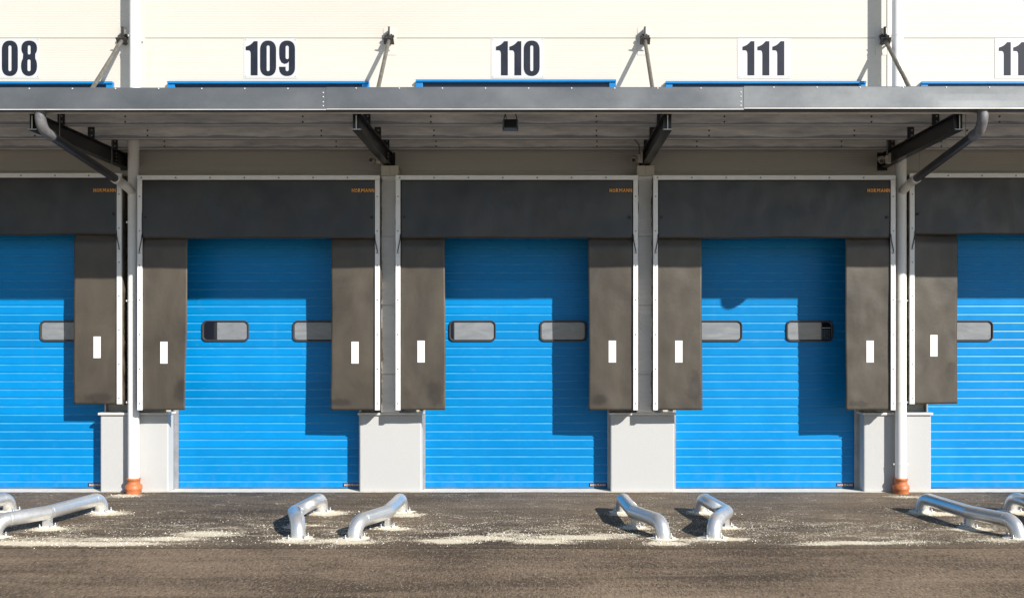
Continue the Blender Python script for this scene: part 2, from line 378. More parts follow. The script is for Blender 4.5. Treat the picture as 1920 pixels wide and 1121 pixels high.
# ------------------------------------------------------------------ ground
g = MB().add([(-700, -700, -.004), (700, -700, -.004), (700, 700, -.004), (-700, 700, -.004)], [(0, 1, 2, 3)]).build('ground', 'yard'); g['kind'] = 'structure'
mb = MB(); n = 96
edge = [-3.93 + .035 * nz(i * .21, 3.3) + .02 * nz(i * .9, 8) for i in range(n + 1)]
xs = [-24 + 48 * i / n for i in range(n + 1)]
mb.add([(x, e, 0) for x, e in zip(xs, edge)] + [(x, 0.3, 0) for x in xs], [(i, i + 1, n + 2 + i, n + 1 + i) for i in range(n)])
g = mb.build('apron', 'apron'); g['kind'] = 'structure'
mb = MB(); n = 320
xs = [XMIN + (XMAX - XMIN) * i / n for i in range(n + 1)]
yy = [-.31 + .02 * nz(x * 2.3, 1.7) + .012 * nz(x * 9, 5) for x in xs]
mb.add([(x, e, .0045) for x, e in zip(xs, yy)] + [(x, .2, .0045) for x in xs], [(i, i + 1, n + 2 + i, n + 1 + i) for i in range(n)])
g = mb.build('threshold_strip', 'threshold'); g['kind'] = 'structure'

g = MB().add([(-60, -75, .0), (60, -75, .0), (60, -15.6, .0), (-60, -15.6, .0)], [(0, 1, 2, 3)]).build('added_bounce_ground', PALE); g['kind'] = 'structure'  # added out of view to bounce fill light onto the shaded facade

# ------------------------------------------------------------------ building
B = thing('warehouse_building', (0, 0, 0), 'cream clad warehouse facade of ribbed panels standing on grey rendered plinths behind the docks', 'building')
def wall_profile(z0, z1):
    """outline in (y, z): flat bands with a shallow groove every 36 mm and a deeper joint every metre"""
    pts = [(0, z0)]; z = z0 + .02
    joints = [1.71, 2.705, 3.70, 4.695, 5.68, 6.671, 7.66, 8.65]
    k = math.ceil((z0 + .02) / .036)
    while k * .036 < z1 - .03:
        zz = k * .036; k += 1
        j = [q for q in joints if abs(q - zz) <= .018]
        if j:
            pts += [(0, j[0] - .007), (.012, j[0] - .005), (.012, j[0] + .005), (0, j[0] + .007)]
        else:
            pts += [(0, zz - .007), (.0011, zz - .004), (.0011, zz + .004), (0, zz + .007)]
    pts.append((0, z1)); return pts
mb = MB()
def wall_seg(x0, x1, z0, z1):
    p = wall_profile(z0, z1) + [(.16, z1), (.16, z0)]
    mb.prism_x(p, x0, x1)
wall_seg(XMIN, XMAX, 4.25, 9.6)
seq = [XMIN] + [v for k in sorted(DOOR) for v in DOOR[k]] + [XMAX]
for a, b in zip(seq[0::2], seq[1::2]): wall_seg(a, b, 1.0, 4.25)
mb.build('wall', 'cream', B)
for x0, x1 in ((-5.93, -5.845), (5.145, 5.215)):
    MB().box(x0, x1, -.012, .002, 5.1, 9.6).build('joint_cover', 'trim', B)
for xc in (-2.215, 1.555):
    xc += .05 if xc < 0 else -.025
    MB().box(xc - .125, xc + .125, -.345, .002, 4.573, 4.72).box(xc - .003, xc + .003, -.3465, -.3445, 4.59, 4.72, 1).build('joint_cover', ['grey_trim', 'screw'], B)
for xc in (-2.16, 1.53):
    MB().prism_x([(y * 2.2 - .33, z) for y, z in wall_profile(1.16, 4.57)] + [(-.02, 4.57), (-.02, 1.16)], xc - .125, xc + .125).build('infill_strip', 'strip', B)
for i, (x0, x1) in enumerate([(-10.0, -9.07)] + PLINTH + [(8.39, 9.3)]):
    p = MB().box(x0, x1, -.26, -.001, 0, 1.115).build('plinth', 'plinth', B, bevel=.018)
    MB().box(x0 - .02, x1 + .015, -.295, -.002, 1.118, 1.152).build('ledge', 'cap', p, bevel=.004)

# ------------------------------------------------------------------ doors
GZ, GP = .1105, .1236
def rounded(w, h, r, n=6):
    pts = []
    for cx, cz, a0 in ((w / 2 - r, h / 2 - r, 0), (-w / 2 + r, h / 2 - r, 90), (-w / 2 + r, -h / 2 + r, 180), (w / 2 - r, -h / 2 + r, 270)):
        for k in range(n + 1):
            a = math.radians(a0 + 90 * k / n); pts.append((cx + r * math.cos(a), cz + r * math.sin(a)))
    return pts
def ring(mbx, cx, cz, rings):                      # rings of (w, h, r, y), skinned one to the next
    R = [[(cx + x, y, cz + z) for x, z in rounded(w, h, r)] for w, h, r, y in rings]
    n = len(R[0]); vs = [p for q in R for p in q]
    mbx.add(vs, [(i * n + j, i * n + (j + 1) % n, (i + 1) * n + (j + 1) % n, (i + 1) * n + j) for i in range(len(R) - 1) for j in range(n)])
DLAB = {108: 'bright blue ribbed dock door under number 108, next to the left downpipe', 109: 'bright blue ribbed dock door under number 109', 110: 'bright blue ribbed dock door under number 110',
        111: 'bright blue ribbed dock door under number 111', 112: 'bright blue ribbed dock door right of the right downpipe, last of the row'}
SPLIT = {(109, 0): ('l', .31), (110, 0): ('l', .085), (111, 1): ('r', .225)}
for no, (x0, x1) in DOOR.items():
    xc = BAY[no]; D = thing('sectional_dock_door', (xc, 0, 0), DLAB[no], 'dock door', 'blue sectional dock doors')  # sectional dock door made of ribbed panels
    pts = [(.012, .023)]
    k = 0
    while GZ + GP * k < 4.2:
        z = GZ + GP * k; k += 1
        pts += [(.012, z - .014), (.021, z - .002), (.024, z + .010), (.024, z + .012), (.012, z + .0135)]
    pts += [(.012, 4.25), (.06, 4.25), (.06, .023)]
    pm = MB().prism_x(pts, x0 + .005, x1 - .005)
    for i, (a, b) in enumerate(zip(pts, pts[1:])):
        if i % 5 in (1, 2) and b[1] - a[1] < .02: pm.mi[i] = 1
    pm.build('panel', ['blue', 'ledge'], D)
    MB().box(x0 + .01, x1 - .01, .006, .05, .0055, .022).build('bottom_seal', 'seal', D, bevel=.005)
    for sx, xx in ((1, x0), (-1, x1)):
        rwid = .028 if no == 110 else .055
        a = sorted((xx + sx * .002, xx + sx * rwid)); q = sorted((xx + sx * .002, xx + sx * .012))
        MB().box(a[0], a[1], -.012, .0, .006, 4.24).box(q[0], q[1], -.075, -.012, .006, 4.24).build('guide_rail', 'rail', D)
    for wi, sx in enumerate((-.672, .672)):
        wx, wz = xc + sx, 2.338
        mw = MB(); ring(mw, wx, wz, [(.695, .312, .075, .012), (.695, .312, .075, -.006), (.683, .300, .070, -.014), (.668, .285, .063, -.014), (.650, .267, .055, -.002), (.636, .253, .048, .006), (.636, .253, .048, .02)])
        wo = mw.build('window', 'frame', D)
        w, h = .646, .262; cut = SPLIT.get((no, wi))
        def pane(a, b, mat, nm):
            q = [(max(a, min(b, x)), z) for x, z in rounded(w, h, .05)]
            qq = [p for i, p in enumerate(q) if p != q[i - 1]]
            m2 = MB().prism_y([(wx + x, wz + z) for x, z in qq], .0075, .0115)
            return m2.build(nm, mat, wo)
        if not cut: pane(-w, w, 'pane', 'pane')
        else:
            side, frac = cut; c = w * frac
            if side == 'l':
                pane(-w / 2 + c, w, 'pane', 'pane'); pane(-w, -w / 2 + c - .004, 'dark_glass', 'dark_pane')
            else:
                pane(-w, w / 2 - c, 'pane', 'pane'); pane(w / 2 - c + .004, w, 'dark_glass', 'dark_pane')
                mg = MB(); gx0 = wx + w / 2 - c + .012
                for i in range(5): mg.box(gx0 + .026 * i, gx0 + .026 * i + .007, .0055, .0074, wz - .12, wz + .02)
                for i in range(6): mg.box(gx0, gx0 + .111, .0052, .0072, wz - .12 + .026 * i, wz - .113 + .026 * i)
                mg.box(gx0 - .004, gx0 + .118, .0045, .0072, wz + .042, wz + .050, 1)
                mg.build('grille', ['flood_rim', 'alu'], wo)
    # maker's plate on the lowest panel
    px0 = {108: X(165, .01), 109: X(643, .01), 110: X(1104.5, .01), 111: X(1568, .01), 112: 8.05}[no]
    pl = MB().box(px0, px0 + .262, .008, .0125, .034, .088).build('maker_plate', 'navy', D)
    pl['label'] = 'small navy plate with pale block lettering on the lowest panel'
    lettering('HÖRMANN', 'cream_ink', pl, px0 + .02, .0072, .044, .222, .034)

# ------------------------------------------------------------------ dock shelters
SLAB = {108: 'black rubber dock shelter around door 108, smudged near the lower edge, beside the left downpipe', 109: 'black rubber dock shelter in white frame around the door under number 109',
        110: 'black rubber dock shelter in white frame around the door under number 110', 111: 'black rubber dock shelter in white frame around the door under number 111',
        112: 'black rubber dock shelter right of the right downpipe, set back and hung slightly higher'}
for no in BAY:
    xc = BAY[no]; outer = no in (108, 112)
    yf = -.42 if outer else -.60
    hw = 1.722 if outer else 1.717
    zt, zb = (4.597, 1.287) if outer else (4.535, 1.212)
    zh = Z(440 if outer else 447, yf)
    D = thing('dock_shelter', (xc, yf, zb), SLAB[no], 'dock shelter', 'black dock shelters around the doors')
    L, R = xc - hw, xc + hw
    rw = .066
    fr = MB().box(L, R, yf - .004, yf + .03, zt - .062, zt).box(L, R, yf + .028, yf + .05, zt - .006, zt)
    k = L + .06
    while k < R - .03: fr.disc_y(k, yf - .004, zt - .034, .013); k += .4865
    fr.build('top_rail', ['alu', 'screw'], D, bevel=.002)
    for s, a in ((-1, L), (1, R)):
        x0, x1 = (a, a + rw) if s < 0 else (a - rw, a)
        m2 = MB().box(x0, x1, yf - .001, yf + .03, zb, zt - .064)
        z = zt - .30
        while z > zb: m2.disc_y((x0 + x1) / 2, yf - .001, z, .011); z -= .488
        m2.build('side_rail', ['alu', 'screw'], D, bevel=.002)
    sd = no * 1.37
    # head curtain hangs in front of the side curtains
    xi0, xi1 = L + rw - .004, R - rw + .004
    def head(u, v):
        x = xi0 + (xi1 - xi0) * u; z = zh + (zt - .05 - zh) * v
        w = (1 - v) ** .7
        y = yf + .020 + .022 * nz(x * 1.1 + sd, z * .9, sd) * (w + .25) + .007 * nz(x * 4.2, z * 3 + sd, 2) - .008 * w
        return (x, y, z + (.010 * nz(x * 1.6 + sd, 4.4) + .007 * nz(x * .7, sd)) * (1 - v))
    hd = MB().grid(head, 90, 26).build('head_curtain', 'head_rubber', D, solid=.005)
    lx = {108: 176, 109: 660, 110: 1143, 111: 1626, 112: 1626 + 483}[no]
    lettering('HÖRMANN', 'orange_ink', hd, X(lx, yf), yf - .012, Z(361 if not outer else 360.5, yf), .318, .052)
    for ex in (xi0 + .055, xi1 - .055):
        MB().tube([(ex, yf + .03, zh + .30), (ex, yf - .002, zh + .30)], .020, 12).build('eyelet', 'black', hd)
    for s, a in ((-1, xi0), (1, xi1)):
        b = a - s * .636
        def side(u, v):
            x = a + (b - a) * u; z = zb + (zh + .10 - zb) * v
            w = (1 - v)
            dx = .006 * math.sin(v * 5.1 + sd) * u
            if no == 109 and s < 0: dx += -.035 * (1 - v) * u
            y = yf + .034 + .016 * nz(x * 1.3 + sd, z * .9, sd + 3) * (.3 + u) + .007 * nz(x * 4.5, z * 3.4 + sd, 7) + .010 * w * u
            y += .045 * max(0, min(1, (z - zh + .12) / .16))
            return (x + dx, y, z + .005 * nz(x * 2 + sd, 9.1) * (1 - v))
        sc = MB().grid(side, 24, 84).build('side_curtain', 'rubber', D, solid=.005)
        mx = {(108, 1): 180, (109, -1): 305.5, (109, 1): 665, (110, -1): 789, (110, 1): 1148.5, (111, -1): 1273.5, (111, 1): 1633, (112, -1): 1753}.get((no, s))
        mxw = X(mx, yf) if mx else a - s * .30
        my = {108: 651, 109: 661, 110: 659, 111: 659, 112: 648}[no]
        uu = abs(mxw - a) / .636; vv = (Z(my, yf) - zb) / (zh + .1 - zb)
        yy = min(side(max(0, min(1, uu + du)), vv + dv)[1] for du in (-.08, 0, .08) for dv in (-.06, 0, .06)) - .0045
        MB().box(mxw - .052, mxw + .052, yy - .001, yy, Z(my, yf) - .155, Z(my, yf) + .155).build('marker_strip', 'label', sc)
        # tension cord from the head curtain's corner to the rail
        rx = (L + rw * .5) if s < 0 else (R - rw * .5)
        MB().tube([(a - s * .006, yf - .006, zh + .06), (a - s * .002, yf - .010, zh - .02), (rx + s * .004, yf - .010, zh - .19)], .0065, 8).build('tension_cord', 'black', hd)
        MB().tube([(rx, yf, zh - .205), (rx, yf - .018, zh - .205)], .013, 10).build('cord_stud', 'screw', D)
        # side cover of loose folded fabric between wall and frame
        xo = L + .004 if s < 0 else R - .004
        def cover(u, v):
            y = yf + .03 + (-.004 - yf - .03) * u; z = zb - .02 + (zt - zb) * v
            k = math.sin(math.pi * u)
            fold = .030 * abs(nz(z * 3.1 + sd, u * 2.2, s + no)) + .024 * nz(z * 8.5 + u * 5, u * 1.5 + sd, s) + .014 * nz(z * 17 - u * 9, sd, 4)
            return (xo + s * ((fold * k + .022 * max(0, 1 - u * 2.4) * min(1, u * 14) * (1 + 1.1 * nz(z * 6.5 + u * 4, sd, s)) - .03 * min(1, u * 1.6))), y, z)
        MB().grid(cover, 22, 220).build('side_cover', 'fabric', D)
    MB().grid(lambda u, v: (L + .01 + (R - L - .02) * u, yf + .04 + (-.004 - yf - .04) * v, zt - .02 + .03 * math.sin(v * 3.1) - .02 + .012 * nz(u * 14 + sd, v * 2)), 60, 8).build('top_cover', 'fabric', D)

# ------------------------------------------------------------------ canopy
YF = -2.88                                          # fascia front
C = thing('loading_canopy', (0, 0, ROOFZ), 'long grey metal canopy with zinc gutter fascia on black beams above the dock doors', 'canopy')
MB().box(XMIN, XMAX, YF + .10, -.002, ROOFZ, ROOFZ + .02).build('roof_sheet', 'roof', C)
gz0, gz1 = 4.905, 5.168
JOINTS = [-12.2, -8.35, X(612, YF), X(1395, YF), 6.4, 10.6]
segs = [XMIN] + JOINTS + [XMAX]
for i, (a, b) in enumerate(zip(segs, segs[1:])):
    dz = (.006, -.004, -.005, 0, .010, .010, 0)[i]; dy = (.0, .003, 0, .003, 0, .003, 0)[i]
    m2 = MB(); nx = 40
    front = []
    prof = [(YF + .022, gz0 + .006), (YF + .022, gz0 - .002), (YF + .003, gz0 - .002), (YF, gz0 + .012), (YF, gz0 + .09), (YF, gz0 + .17), (YF, gz1 - .012), (YF + .004, gz1 - .002), (YF + .022, gz1), (YF + .026, gz1 - .006), (YF + .006, gz1 - .012), (YF + .006, gz0 + .03)]
    np_ = len(prof); vs = []
    for k in range(nx + 1):
        x = a + .0015 + (b - a - .003) * k / nx
        for j, (y, z) in enumerate(prof):
            bow = .006 * nz(x * .9, 2.2) * (1 if j in (4, 5) else .35)
            vs.append((x, y + dy + bow, z + dz + .004 * nz(x * .5, 7.7)))
    fs = [(k * np_ + j, k * np_ + (j + 1) % np_, (k + 1) * np_ + (j + 1) % np_, (k + 1) * np_ + j) for k in range(nx) for j in range(np_)] + [tuple(range(np_)), tuple(nx * np_ + j for j in range(np_))[::-1]]
    m2.add(vs, fs)
    m2.box(b - .004, b + .002, YF + dy - .0045, YF + dy - .0015, gz0 + .006 + dz, gz1 - .01 + dz) if i < len(JOINTS) else None
    x = a + .35
    while x < b - .1: m2.disc_y(x, YF + dy, gz1 - .016 + dz, .007, .006); x += .505
    for z in (.045, .09, .15, .2): m2.disc_y(b - .035, YF + dy, gz0 + z + dz, .0065, .006) if i < len(JOINTS) else None
    m2.box(a + .002, b - .002, YF + dy - .0035, YF + dy + .004, gz0 - .003 + dz, gz0 + .006 + dz, 2)
    m2.build('fascia', ['fascia', 'alu', 'hem'], C)
MB().box(XMIN, XMAX, YF + .024, YF + .165, gz0 + .002, gz0 + .016).box(XMIN, XMAX, YF + .155, YF + .165, gz0 + .0165, ROOFZ - .001).box(XMIN, XMAX, YF + .166, YF + .17, gz0 - .012, gz0 + .012, 1).build('gutter', ['gutter', 'hem'], C)
BEAMS = [-6.13, -2.215, 1.545, 5.07]
BX0 = 4.74; BXT = 4.945
for yp, nm in ((-1.86, 'purlin'), (-1.06, 'purlin'), (-.36, 'purlin')):
    m2 = MB(); zb, zt = BXT + .004, ROOFZ - .002; t = .004; fl = .055
    # C section open to the back
    m2.prism_x([(yp, zb), (yp + fl, zb), (yp + fl, zb + .018), (yp + fl - t, zb + .018), (yp + fl - t, zb + t), (yp + t, zb + t), (yp + t, zt - t), (yp + fl, zt - t), (yp + fl, zt), (yp, zt)], XMIN, XMAX)
    m2.box(XMIN, XMAX, yp - .0035, yp - .0003, zb, zb + .009, 2)
    for i, bx in enumerate(BEAMS):
        off = {-1.86: .35, -1.06: .30, -.36: .25}[yp]
        for xx in (bx - .52 - off, bx + .52 + off):
            if abs(xx) < 15:
                m2.box(min(bx - .05, xx) if xx < bx else bx + .05, xx if xx > bx else bx - .05, yp - .003, yp - .0004, zb + .002, zt - .003)
                for z in (zb + .045, zb + .115): m2.disc_y(xx + (.05 if xx < bx else -.05), yp - .003, z, .012, .008)
    m2.build('purlin', ['purlin', 'dark_steel', 'hem'], C)
fyb = -2.55
for i, bx in enumerate(BEAMS):
    hw = .055; zb, zt = BX0, BXT
    prof = [(-hw, zb), (hw, zb), (hw, zb + .010), (.006, zb + .011), (.006, zt - .011), (hw, zt - .010), (hw, zt), (-hw, zt), (-hw, zt - .010), (-.006, zt - .011), (-.006, zb + .011), (-hw, zb + .010)]
    bm_ = MB().prism_y([(bx + x, z) for x, z in prof], fyb, -.012)
    bm_.box(bx - .05, bx - .007, fyb + .04, fyb + .048, zb + .012, zt - .012).box(bx + .007, bx + .05, fyb + .04, fyb + .048, zb + .012, zt - .012)
    bm_.box(bx - hw, bx + hw, fyb - .003, fyb - .0004, zb, zb + .010, 1).box(bx - .006, bx + .006, fyb - .003, fyb - .0004, zb + .011, zt - .03, 1)  # pale end strips paint a sun glint on flange and web
    bo = bm_.build('beam', ['beam', 'hem'], C)
    MB().box(bx - .075, bx + .075, -.0115, -.001, zb - .03, zt + .03).build('wall_plate', 'beam', bo)
    for yp in (-1.86, -1.06, -.36):
        cl = MB().box(bx - .045, bx + .045, yp - .011, yp - .004, zt + .001, zt + .165)
        for z in (.05, .12): cl.disc_y(bx + .012, yp - .011, zt + z, .013, .010)
        cl.build('cleat', ['beam', 'screw'], bo)
    cl = MB().box(bx + .007, bx + .054, -.37, -.362, zb + .012, zt - .012)
    for z in (.05, .10, .15): cl.disc_y(bx + .03, -.37, zb + z, .011, .010)
    cl.build('stiffener', ['beam', 'screw'], bo)
    # raking tie from the wall down to the beam
    top = Vector((bx, -.07, 6.655)); low = Vector((bx, -1.52, 5.14)); d = (low - top).normalized()
    br = MB().tube([top + d * .10, low], .028, 16).build('brace', 'brace', C)
    an = MB().box(bx - .095, bx + .095, -.006, -.001, 6.42, 6.82).box(bx - .016, bx + .016, -.10, -.005, 6.60, 6.79)
    an.build('anchor_plate', ['trim', 'screw'], br)
    cv = MB().box(bx - .011, bx + .011, -.13, -.008, 6.56, 6.80)
    cv.tube([(bx - .07, -.085, 6.67), (bx + .07, -.085, 6.67)], .020, 8)
    q = top + d * .09; u = Vector((1, 0, 0)); w = d.cross(u)
    cv.add([q + u * a * .075 + w * b * .055 + d * c for a in (-1, 1) for b in (-1, 1) for c in (0, .014)], [(0, 1, 3, 2), (4, 6, 7, 5), (0, 4, 5, 1), (2, 3, 7, 6), (0, 2, 6, 4), (1, 5, 7, 3)])
    cv.add([q + u * (a * .012 + s * .03) + w * b * .04 + d * c for s in (-1, 1) for a in (-1, 1) for b in (-1, 1) for c in (-.13, 0)], [(0, 1, 3, 2), (4, 6, 7, 5), (0, 4, 5, 1), (2, 3, 7, 6), (0, 2, 6, 4), (1, 5, 7, 3), (8, 9, 11, 10), (12, 14, 15, 13), (8, 12, 13, 9), (10, 11, 15, 14), (8, 10, 14, 12), (9, 13, 15, 11)])
    cv.build('clevis', 'dark_steel', br)

# ------------------------------------------------------------------ downpipes
for side, label in ((0, 'white downpipe with orange ground socket between doors 108 and 109'), (1, 'white downpipe with orange ground socket between doors 111 and the last door')):
    yl, yu = -.37, -.27
    xl = X((250.5, 1689)[side], yl); xu = X((254, 1683)[side], yu); xg = (-5.90, 5.235)[side]
    D = thing('downpipe', (xl, yl, 0), label, 'downpipe', 'white rainwater downpipes')
    MB().tube([(xu, yu, 9.6), (xu, yu, 5.42), (xl, yl, 5.2), (xl, yl, .17)], .078, 28).build('pipe', 'white', D)
    for z in ((6.62, 1) , (2.77, 0), (1.31, 0), (.42, 0) if side else (3.9, 0)):
        zz, up = z; xx, yy = (xu, yu) if up else (xl, yl)
        cl = MB().tube([(xx, yy, zz - .012), (xx, yy, zz + .012)], .0815, 28)
        cl.box(xx - .105, xx - .078, yy - .008, yy + .008, zz - .013, zz + .013).box(xx + .078, xx + .105, yy - .008, yy + .008, zz - .013, zz + .013)
        cl.box(xx - .012, xx + .012, yy + .079, -.262 if zz < 1.1 else 0, zz - .01, zz + .01)
        cl.build('clamp', 'white', D)
    MB().tube([(xl, yl, 0), (xl, yl, .055), (xl, yl, .07), (xl, yl, .078), (xl, yl, .11), (xl, yl, .135), (xl, yl, .14), (xl, yl, .19), (xl, yl, .195), (xl, yl, .215), (xl, yl, .22)],
              [.108, .108, .122, .118, .118, .093, .088, .088, .098, .098, .080], 28).build('socket', 'socket', D)
    zc = 4.36
    a = (xg, -2.79, 4.93); b = (xg, -2.79, 4.70); c = (xg, -.62, 4.415); e = (xl, yl - .02, 4.33)
    ppath = fillet([a, b, c], [.17], 10)
    k = len(ppath) - 1
    dv = (Vector(c) - Vector(b)).normalized()
    s0 = Vector(ppath[-2]); 
    MB().tube(ppath[:-1] + [s0 + dv * .10], [.062] * (len(ppath) - 2) + [.062, .066], 24).build('gutter_elbow', 'gpipe', D)
    mid = Vector(c) - dv * .22
    MB().tube([s0 + dv * .06, mid], .055, 24).build('sloping_pipe', 'dpipe', D)
    MB().tube([mid - dv * .03, mid + dv * .05, mid + dv * .052, Vector(c), Vector(e)], [.066, .066, .061, .061, .061], 24).build('branch', 'white', D)
    for y in (-2.35, -.95):
        t = (y - s0.y) / dv.y; p = s0 + dv * t
        MB().tube([(p.x, y, p.z + .05), (p.x, y, 5.12)], .004, 6).build('hanger_wire', 'screw', D)

# ------------------------------------------------------------------ number signs
def superell(cx, cz, rx, rz, a0, a1, n=9, p=2.3):
    out = []
    for k in range(n + 1):
        a = math.radians(a0 + (a1 - a0) * k / n); c, s = math.cos(a), math.sin(a)
        out.append((cx + rx * math.copysign(abs(c) ** (2 / p), c), cz + rz * math.copysign(abs(s) ** (2 / p), s)))
    return out
def slot(x0, x1, z0, z1, k=.47):
    r = (x1 - x0) / 2; rz = r * k
    return superell((x0 + x1) / 2, z1 - rz, r, rz, 0, 180, 8, 2) + superell((x0 + x1) / 2, z0 + rz, r, rz, 180, 360, 8, 2)
GLY = {
 '0': [superell(.5, .74, .5, .26, 0, 180, 14) + superell(.5, .26, .5, .26, 180, 360, 14), slot(.41, .605, .135, .865)],
 '1': [[(.69, 1), (1, 1), (1, 0), (.42, 0), (.42, .62), (.41, .67), (.36, .715), (.27, .733), (0, .736), (0, .838), (.2, .862), (.38, .895), (.55, .945)]],
 '8': [superell(.51, .78, .49, .22, -42, 222, 18) + superell(.5, .29, .5, .29, 138, 402, 18), slot(.42, .60, .606, .866), slot(.40, .60, .134, .47)],
 '9': [[(0, .26), (.41, .26), (.41, .19), (.435, .15), (.51, .133), (.585, .15), (.615, .19), (.615, .415), (.52, .36), (.33, .34), (.15, .385), (.04, .48), (.01, .6)] + superell(.505, .76, .495, .24, 180, 0, 14) + superell(.5, .24, .5, .24, 360, 180, 14), slot(.41, .615, .475, .86)],
 '2': [superell(.5, .74, .5, .26, 180, 0, 12) + [(1, .60), (.86, .46), (.46, .17), (1, .17), (1, 0), (0, 0), (0, .16), (.46, .54), (.6, .66), (.6, .80), (.5, .86), (.40, .80), (.40, .62), (0, .62)]],
}
Wd = .0079
SIGN = {108: (-25.5, [(-28, '1'), (4, '0'), (40, '8')]), 109: (457.5, [(461, '1'), (488, '0'), (523.5, '9')]), 110: (921, [(930, '1'), (955.2, '1'), (982, '0')]),
        111: (1382.5, [(1392, '1'), (1420, '1'), (1448, '1')]), 112: (1865, [(1872.5, '1'), (1899.5, '1'), (1926, '2')])}
for no, (p0, digs) in SIGN.items():
    x0 = X(p0, 0); z1 = Z(72.5, 0); z0 = Z(147.3, 0)
    S = thing('number_sign', (x0 + .395, -.004, z0), f'white rectangular sign with dark number {no} on the cream wall', 'number sign', 'dock number signs')
    m2 = MB().box(x0, x0 + .785, -.005, -.002, z0, z1)
    for xx in (x0 + .025, x0 + .76):
        for zz in (z0 + .025, z1 - .025): m2.disc_y(xx, -.005, zz, .006, .003)
    m2.build('plate', ['sign', 'screw'], S)
    for px, ch in digs:
        w, h, zz = (.176, .504, Z(142, 0)) if ch == '1' else (.236, .524, Z(143.3, 0))
        if no == 112 and ch == '1': h = .49
        o = curve_mesh('digit', [[(x * w, z * h) for x, z in s] for s in GLY[ch]], 'ink', S, (X(px, 0), -.0068, zz))

# ------------------------------------------------------------------ blue framed windows above the canopy
HW = {108: (-160, 212, 154), 109: (315, 692, 153.5), 110: (780, 1155, 150.5), 111: (1248, 1623, 153.5), 112: (1727, 2102, 154)}
for no, (a, b, yt) in HW.items():
    x0, x1, zt = X(a, -.04), X(b, -.04), Z(yt, -.04)
    W = thing('strip_window', ((x0 + x1) / 2, 0, 5.3), {108: 'blue framed strip window below the number 108 sign, mostly behind the canopy', 109: 'blue framed strip window below the number 109 sign, mostly behind the canopy', 110: 'blue framed strip window below the number 110 sign, standing slightly higher than the others',
               111: 'blue framed strip window below the number 111 sign, mostly behind the canopy', 112: 'blue framed strip window partly cut off below the last sign at right'}[no], 'window', 'blue strip windows above the canopy')
    MB().box(x0, x1, -.075, -.001, zt - .032, zt).box(x0, x0 + .10, -.05, -.001, 5.2, zt - .033).box(x1 - .10, x1, -.05, -.001, 5.2, zt - .033).build('frame', 'blue_trim', W, bevel=.003)
    MB().box(x0 + .101, x1 - .101, -.012, -.001, 5.2, zt - .033).build('pane', 'dark_glass', W)

# ------------------------------------------------------------------ security cameras and floodlight
for (px, py, yy, bx, lab, aim) in ((697, 301, -.55, X(709, -.4), 'small round security camera under the beam between doors 109 and 110', (-.05, -1, -.12)), (1189, 299, -.55, X(1198, -.4), 'small security camera under the beam between doors 110 and 111, with conduit above', (-.22, -1, -.45)),
                              (1652, 301, -.55, X(1661, -.4), 'small pale security camera on the beam beside the right downpipe', (-.2, -1, -.45))):
    p = Vector((X(px, yy), yy, Z(py, yy))); d = Vector(aim).normalized()
    S = thing('security_camera', tuple(p), lab, 'security camera', 'security cameras under the canopy')
    MB().tube([p + d * -.13, p + d * -.12, p + d * .02, p + d * .045], [.025, .036, .036, .036], 18).build('housing', 'camera_white', S)
    MB().tube([p + d * .044, p + d * .052], .031, 16).tube([p + d * .05, p + d * .056], .012, 12).build('lens', ['lens'], S)
    q = Vector((bx, yy + .10, p.z + .03))
    MB().tube([p + d * -.10, p + d * -.10 + Vector((.03, 0, .03)), q], .014, 10).tube([q + Vector((0, 0, -.055)), q + Vector((0, 0, .055))], .030, 14).box(q.x + .02, q.x + .045, q.y - .03, q.y + .03, q.z - .06, q.z + .09).build('mount', 'camera_white', S, bevel=.003)
    if px != 697:
        MB().tube(fillet([q + Vector((0, 0, .05)), q + Vector((.0, 0, .2)), q + Vector((-.09 if px < 1400 else .01, .02, .30))], [.12], 6), .011, 10).build('conduit', 'gpipe', S)
yl = -2.42
S = thing('floodlight', (X(957, yl), yl, Z(243, yl)), 'black box floodlight hanging under the canopy above door 110', 'floodlight')
x0, x1, z0, z1 = X(945, yl), X(969, yl), Z(242, yl), Z(223, yl)
MB().prism_x([(yl, z0 + .02), (yl + .09, z0), (yl + .11, z1 - .02), (yl + .02, z1)], x0, x1).build('housing', 'flood', S, bevel=.004)
MB().box(x0 - .018, x0, yl - .01, yl + .03, z0 - .004, z1 - .02).box(x1, x1 + .018, yl - .01, yl + .03, z0 - .004, z1 - .02).box(x0 - .018, x1 + .018, yl - .01, yl + .03, z0 - .02, z0 + .012).build('rim', 'flood_rim', S)
MB().tube(fillet([(x0 - .010, yl + .02, z1 - .03), (x0 + .02, yl + .03, z1 + .085), (x1 - .02, yl + .03, z1 + .085), (x1 + .010, yl + .02, z1 - .03)], [.01, .01], 3), .006, 8).tube([(x0 + .03, yl + .03, z1), (x0, yl + .04, z1 + .12)], .005, 8).box((x0 + x1) / 2 - .02, (x0 + x1) / 2 + .02, yl + .02, yl + .04, z1 + .085, 5.12).build('hanger', 'black', S)

